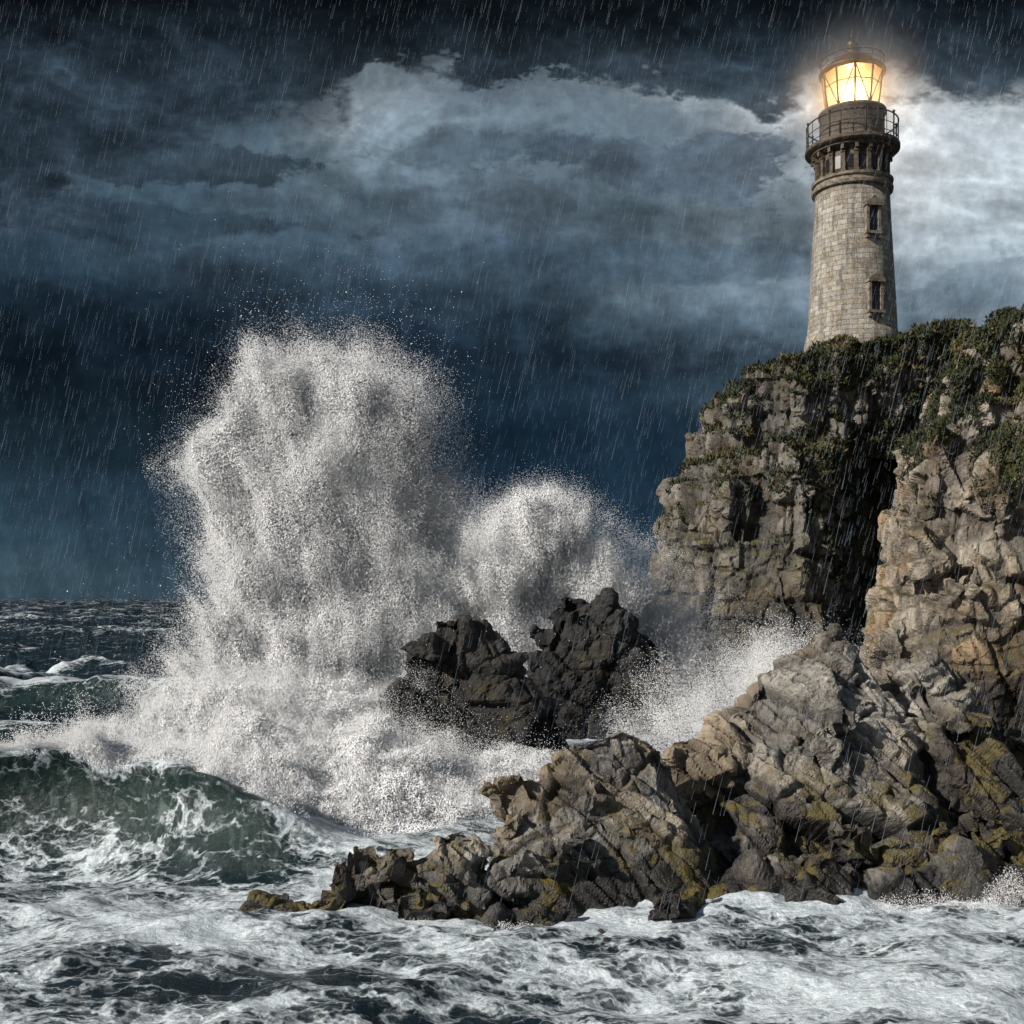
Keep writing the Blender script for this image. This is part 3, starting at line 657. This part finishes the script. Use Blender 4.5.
for i in range(24):
    a=2*math.pi*i/24; x0,y0=3.72*math.cos(a),3.72*math.sin(a)
    big=(i%3==0); tube(bm,(x0,y0,16.03),(x0,y0,17.95 if big else 17.85),.07 if big else .03)
    if big: bmesh.ops.create_icosphere(bm,subdivisions=2,radius=.12,matrix=Matrix.Translation((x0,y0,18.02)))
for zz,rr in ((17.86,.06),(17.05,.035),(16.35,.035)): ring(bm,3.72,zz,rr)
part('gallery_railing',bm,M_iron,True)
r0,r1_,z0,z1=2.12,2.5,19.0,22.0; NS=10
bm=bmesh.new()
for i in range(NS):
    a=2*math.pi*(i+.2)/NS; a2=2*math.pi*(i+1.2)/NS
    p0=(r0*math.cos(a),r0*math.sin(a),z0);p1=(r1_*math.cos(a),r1_*math.sin(a),z1);q0=(r0*math.cos(a2),r0*math.sin(a2),z0);q1=(r1_*math.cos(a2),r1_*math.sin(a2),z1)
    tube(bm,p0,p1,.085); 
    if i%2==0: tube(bm,p0,q1,.05)
    else: tube(bm,q0,p1,.05)
    tube(bm,p0,q0,.09); tube(bm,p1,q1,.10)
    h=.62; tube(bm,tuple(p0[k]*(1-h)+p1[k]*h for k in range(3)),tuple(q0[k]*(1-h)+q1[k]*h for k in range(3)),.04)
part('lantern_frame',bm,M_iron,True)
bm=bmesh.new(); lathe(bm,[(r0-.05,z0+.02),(r1_-.05,z1-.02)],NS,False,False); 
bmesh.ops.rotate(bm,verts=bm.verts,cent=(0,0,0),matrix=Matrix.Rotation(2*math.pi*.2/NS,3,'Z'))
mg,ng,bg_,og=newmat('lantern_glass')
tr=ng.n.new('ShaderNodeBsdfTransparent'); tr.inputs[0].default_value=(1,.95,.85,1); gl=ng.n.new('ShaderNodeBsdfGlossy'); gl.inputs['Roughness'].default_value=.08
tl=ng.n.new('ShaderNodeBsdfTranslucent'); tl.inputs[0].default_value=(.9,.8,.6,1)
m1=ng.n.new('ShaderNodeMixShader'); m1.inputs[0].default_value=.10; m2=ng.n.new('ShaderNodeMixShader'); m2.inputs[0].default_value=.008
ng.l.new(tr.outputs[0],m1.inputs[1]);ng.l.new(gl.outputs[0],m1.inputs[2]);ng.l.new(m1.outputs[0],m2.inputs[1]);ng.l.new(tl.outputs[0],m2.inputs[2]);ng.l.new(m2.outputs[0],og.inputs[0])
part('lantern_glass',bm,mg)
bm=bmesh.new()
lathe(bm,[(.45,19.1),(.5,19.4),(.75,19.6),(.72,19.75),(.95,19.85),(.9,20.0),(1.08,20.1),(1.02,20.3),(1.12,20.4),(1.02,20.6),(1.05,20.7),(.85,20.9),(.88,21.0),(.6,21.2),(.3,21.3)],32)
me_,ne,be,oe=newmat('lit_fresnel_lens')
em=ne.n.new('ShaderNodeEmission'); em.inputs[0].default_value=(1,.66,.26,1); em.inputs[1].default_value=9.
tr=ne.n.new('ShaderNodeBsdfTransparent'); mx=ne.n.new('ShaderNodeMixShader'); mx.inputs[0].default_value=.4
ne.l.new(tr.outputs[0],mx.inputs[1]);ne.l.new(em.outputs[0],mx.inputs[2]);ne.l.new(mx.outputs[0],oe.inputs[0])
part('fresnel_lens',bm,me_)
bm=bmesh.new(); lathe(bm,[(.4,18.95),(.4,19.12)],24); part('lens_pedestal',bm,M_iron)
bm=bmesh.new()
lathe(bm,[(2.3,21.98),(2.72,22.0),(2.74,22.16),(2.55,22.3),(2.05,22.75),(1.5,23.2),(.85,23.55),(.5,23.7),(.5,23.95),(.62,24.0),(.3,24.1)],40); part('lantern_roof',bm,M_copper,True)
bm=bmesh.new()
bmesh.ops.create_uvsphere(bm,u_segments=20,v_segments=12,radius=.45,matrix=Matrix.Translation((0,0,24.42))); tube(bm,(0,0,24.7),(0,0,25.7),.05); bmesh.ops.create_uvsphere(bm,u_segments=10,v_segments=8,radius=.13,matrix=Matrix.Translation((0,0,25.1)))
part('finial',bm,M_copper,True)
bm=bmesh.new()
for i in range(16):
    a=2*math.pi*i/16; tube(bm,(2.55*math.cos(a),2.55*math.sin(a),22.15),(2.62*math.cos(a),2.62*math.sin(a),23.05),.03)
ring(bm,2.62,23.05,.04,32); ring(bm,2.58,22.6,.022,32)
part('roof_railing',bm,M_iron,True)
wa=math.radians(-77.)
for i,(wz,hh,rr) in enumerate(((9.35,1.9,3.19),(3.2,2.1,3.55))):
    bm=bmesh.new(); box(bm,(rr-.02,0,wz),(.34,.78,hh),wa); part('window_pane_%d'%(i+1),bm,M_pane)
    bm=bmesh.new()
    box(bm,(rr+.05,-.52,wz),(.44,.24,hh+.1),wa); box(bm,(rr+.05,.52,wz),(.44,.24,hh+.1),wa)
    box(bm,(rr+.12,0,wz-hh/2-.14),(.62,1.5,.2),wa); box(bm,(rr+.12,0,wz+hh/2+.17),(.60,1.5,.2),wa)
    M=Matrix.Rotation(wa,4,'Z'); z5=wz+hh/2+.28
    vs=[bm.verts.new(M@Vector(p)) for p in ((rr-.1,-.8,z5),(rr-.1,.8,z5),(rr-.1,0,z5+.55),(rr+.42,-.8,z5),(rr+.42,.8,z5),(rr+.42,0,z5+.55))]
    for f in ((0,1,2),(3,5,4),(0,3,4,1),(1,4,5,2),(2,5,3,0)): bm.faces.new([vs[k] for k in f])
    for s in (-1,1): box(bm,(rr+.18,s*.55,wz-hh/2-.38),(.35,.2,.3),wa)
    part('window_surround_%d'%(i+1),bm,M_trim)
    bm=bmesh.new(); box(bm,(rr+.17,0,wz),(.04,.05,hh),wa); 
    for k in (-.25,.05,.33): box(bm,(rr+.172,0,wz+k*hh),(.035,.76,.045),wa)
    part('window_bars_%d'%(i+1),bm,M_iron)
pl=bpy.data.lights.new('lighthouse_lamp','POINT'); pl.energy=7500; pl.color=(1,.60,.25); pl.shadow_soft_size=.35
po=bpy.data.objects.new('lamp',pl); scene.collection.objects.link(po); po.parent=lh; po.location=(0,0,20.5)
bm=bmesh.new(); bmesh.ops.create_icosphere(bm,subdivisions=3,radius=9.)
mv,nv,bv,ov=newmat('salt_mist'); nv.n.remove(bv)
tcv=nv.n.new('ShaderNodeTexCoord').outputs['Object']; ln_=nv.n.new('ShaderNodeVectorMath'); ln_.operation='LENGTH'; nv.l.new(tcv,ln_.inputs[0])
dn=nv.ss(ln_.outputs['Value'],.5,8.6,1,0); dn=nv.mul(nv.mul(dn,dn),.11)
vs_=nv.n.new('ShaderNodeVolumeScatter'); nv.l.new(dn,vs_.inputs['Density']); nv.l.new(vs_.outputs[0],ov.inputs['Volume'])
mo=part('lantern_mist',bm,mv); mo.location=(0,0,20.5)

# ------------------------------------------------------------------ CAMERA
cam=bpy.data.cameras.new('camera'); cam.lens=40; cam.sensor_width=36; cam.shift_y=85/1024; cam.clip_end=20000; cam.clip_start=.1
co=bpy.data.objects.new('camera',cam); scene.collection.objects.link(co); co.location=(0,0,8); co.rotation_euler=(math.radians(90),0,0)
scene.camera=co
scene.view_settings.view_transform='Standard'; scene.view_settings.look='None'; scene.view_settings.exposure=0
print('done',round(time.time()-T0,1))
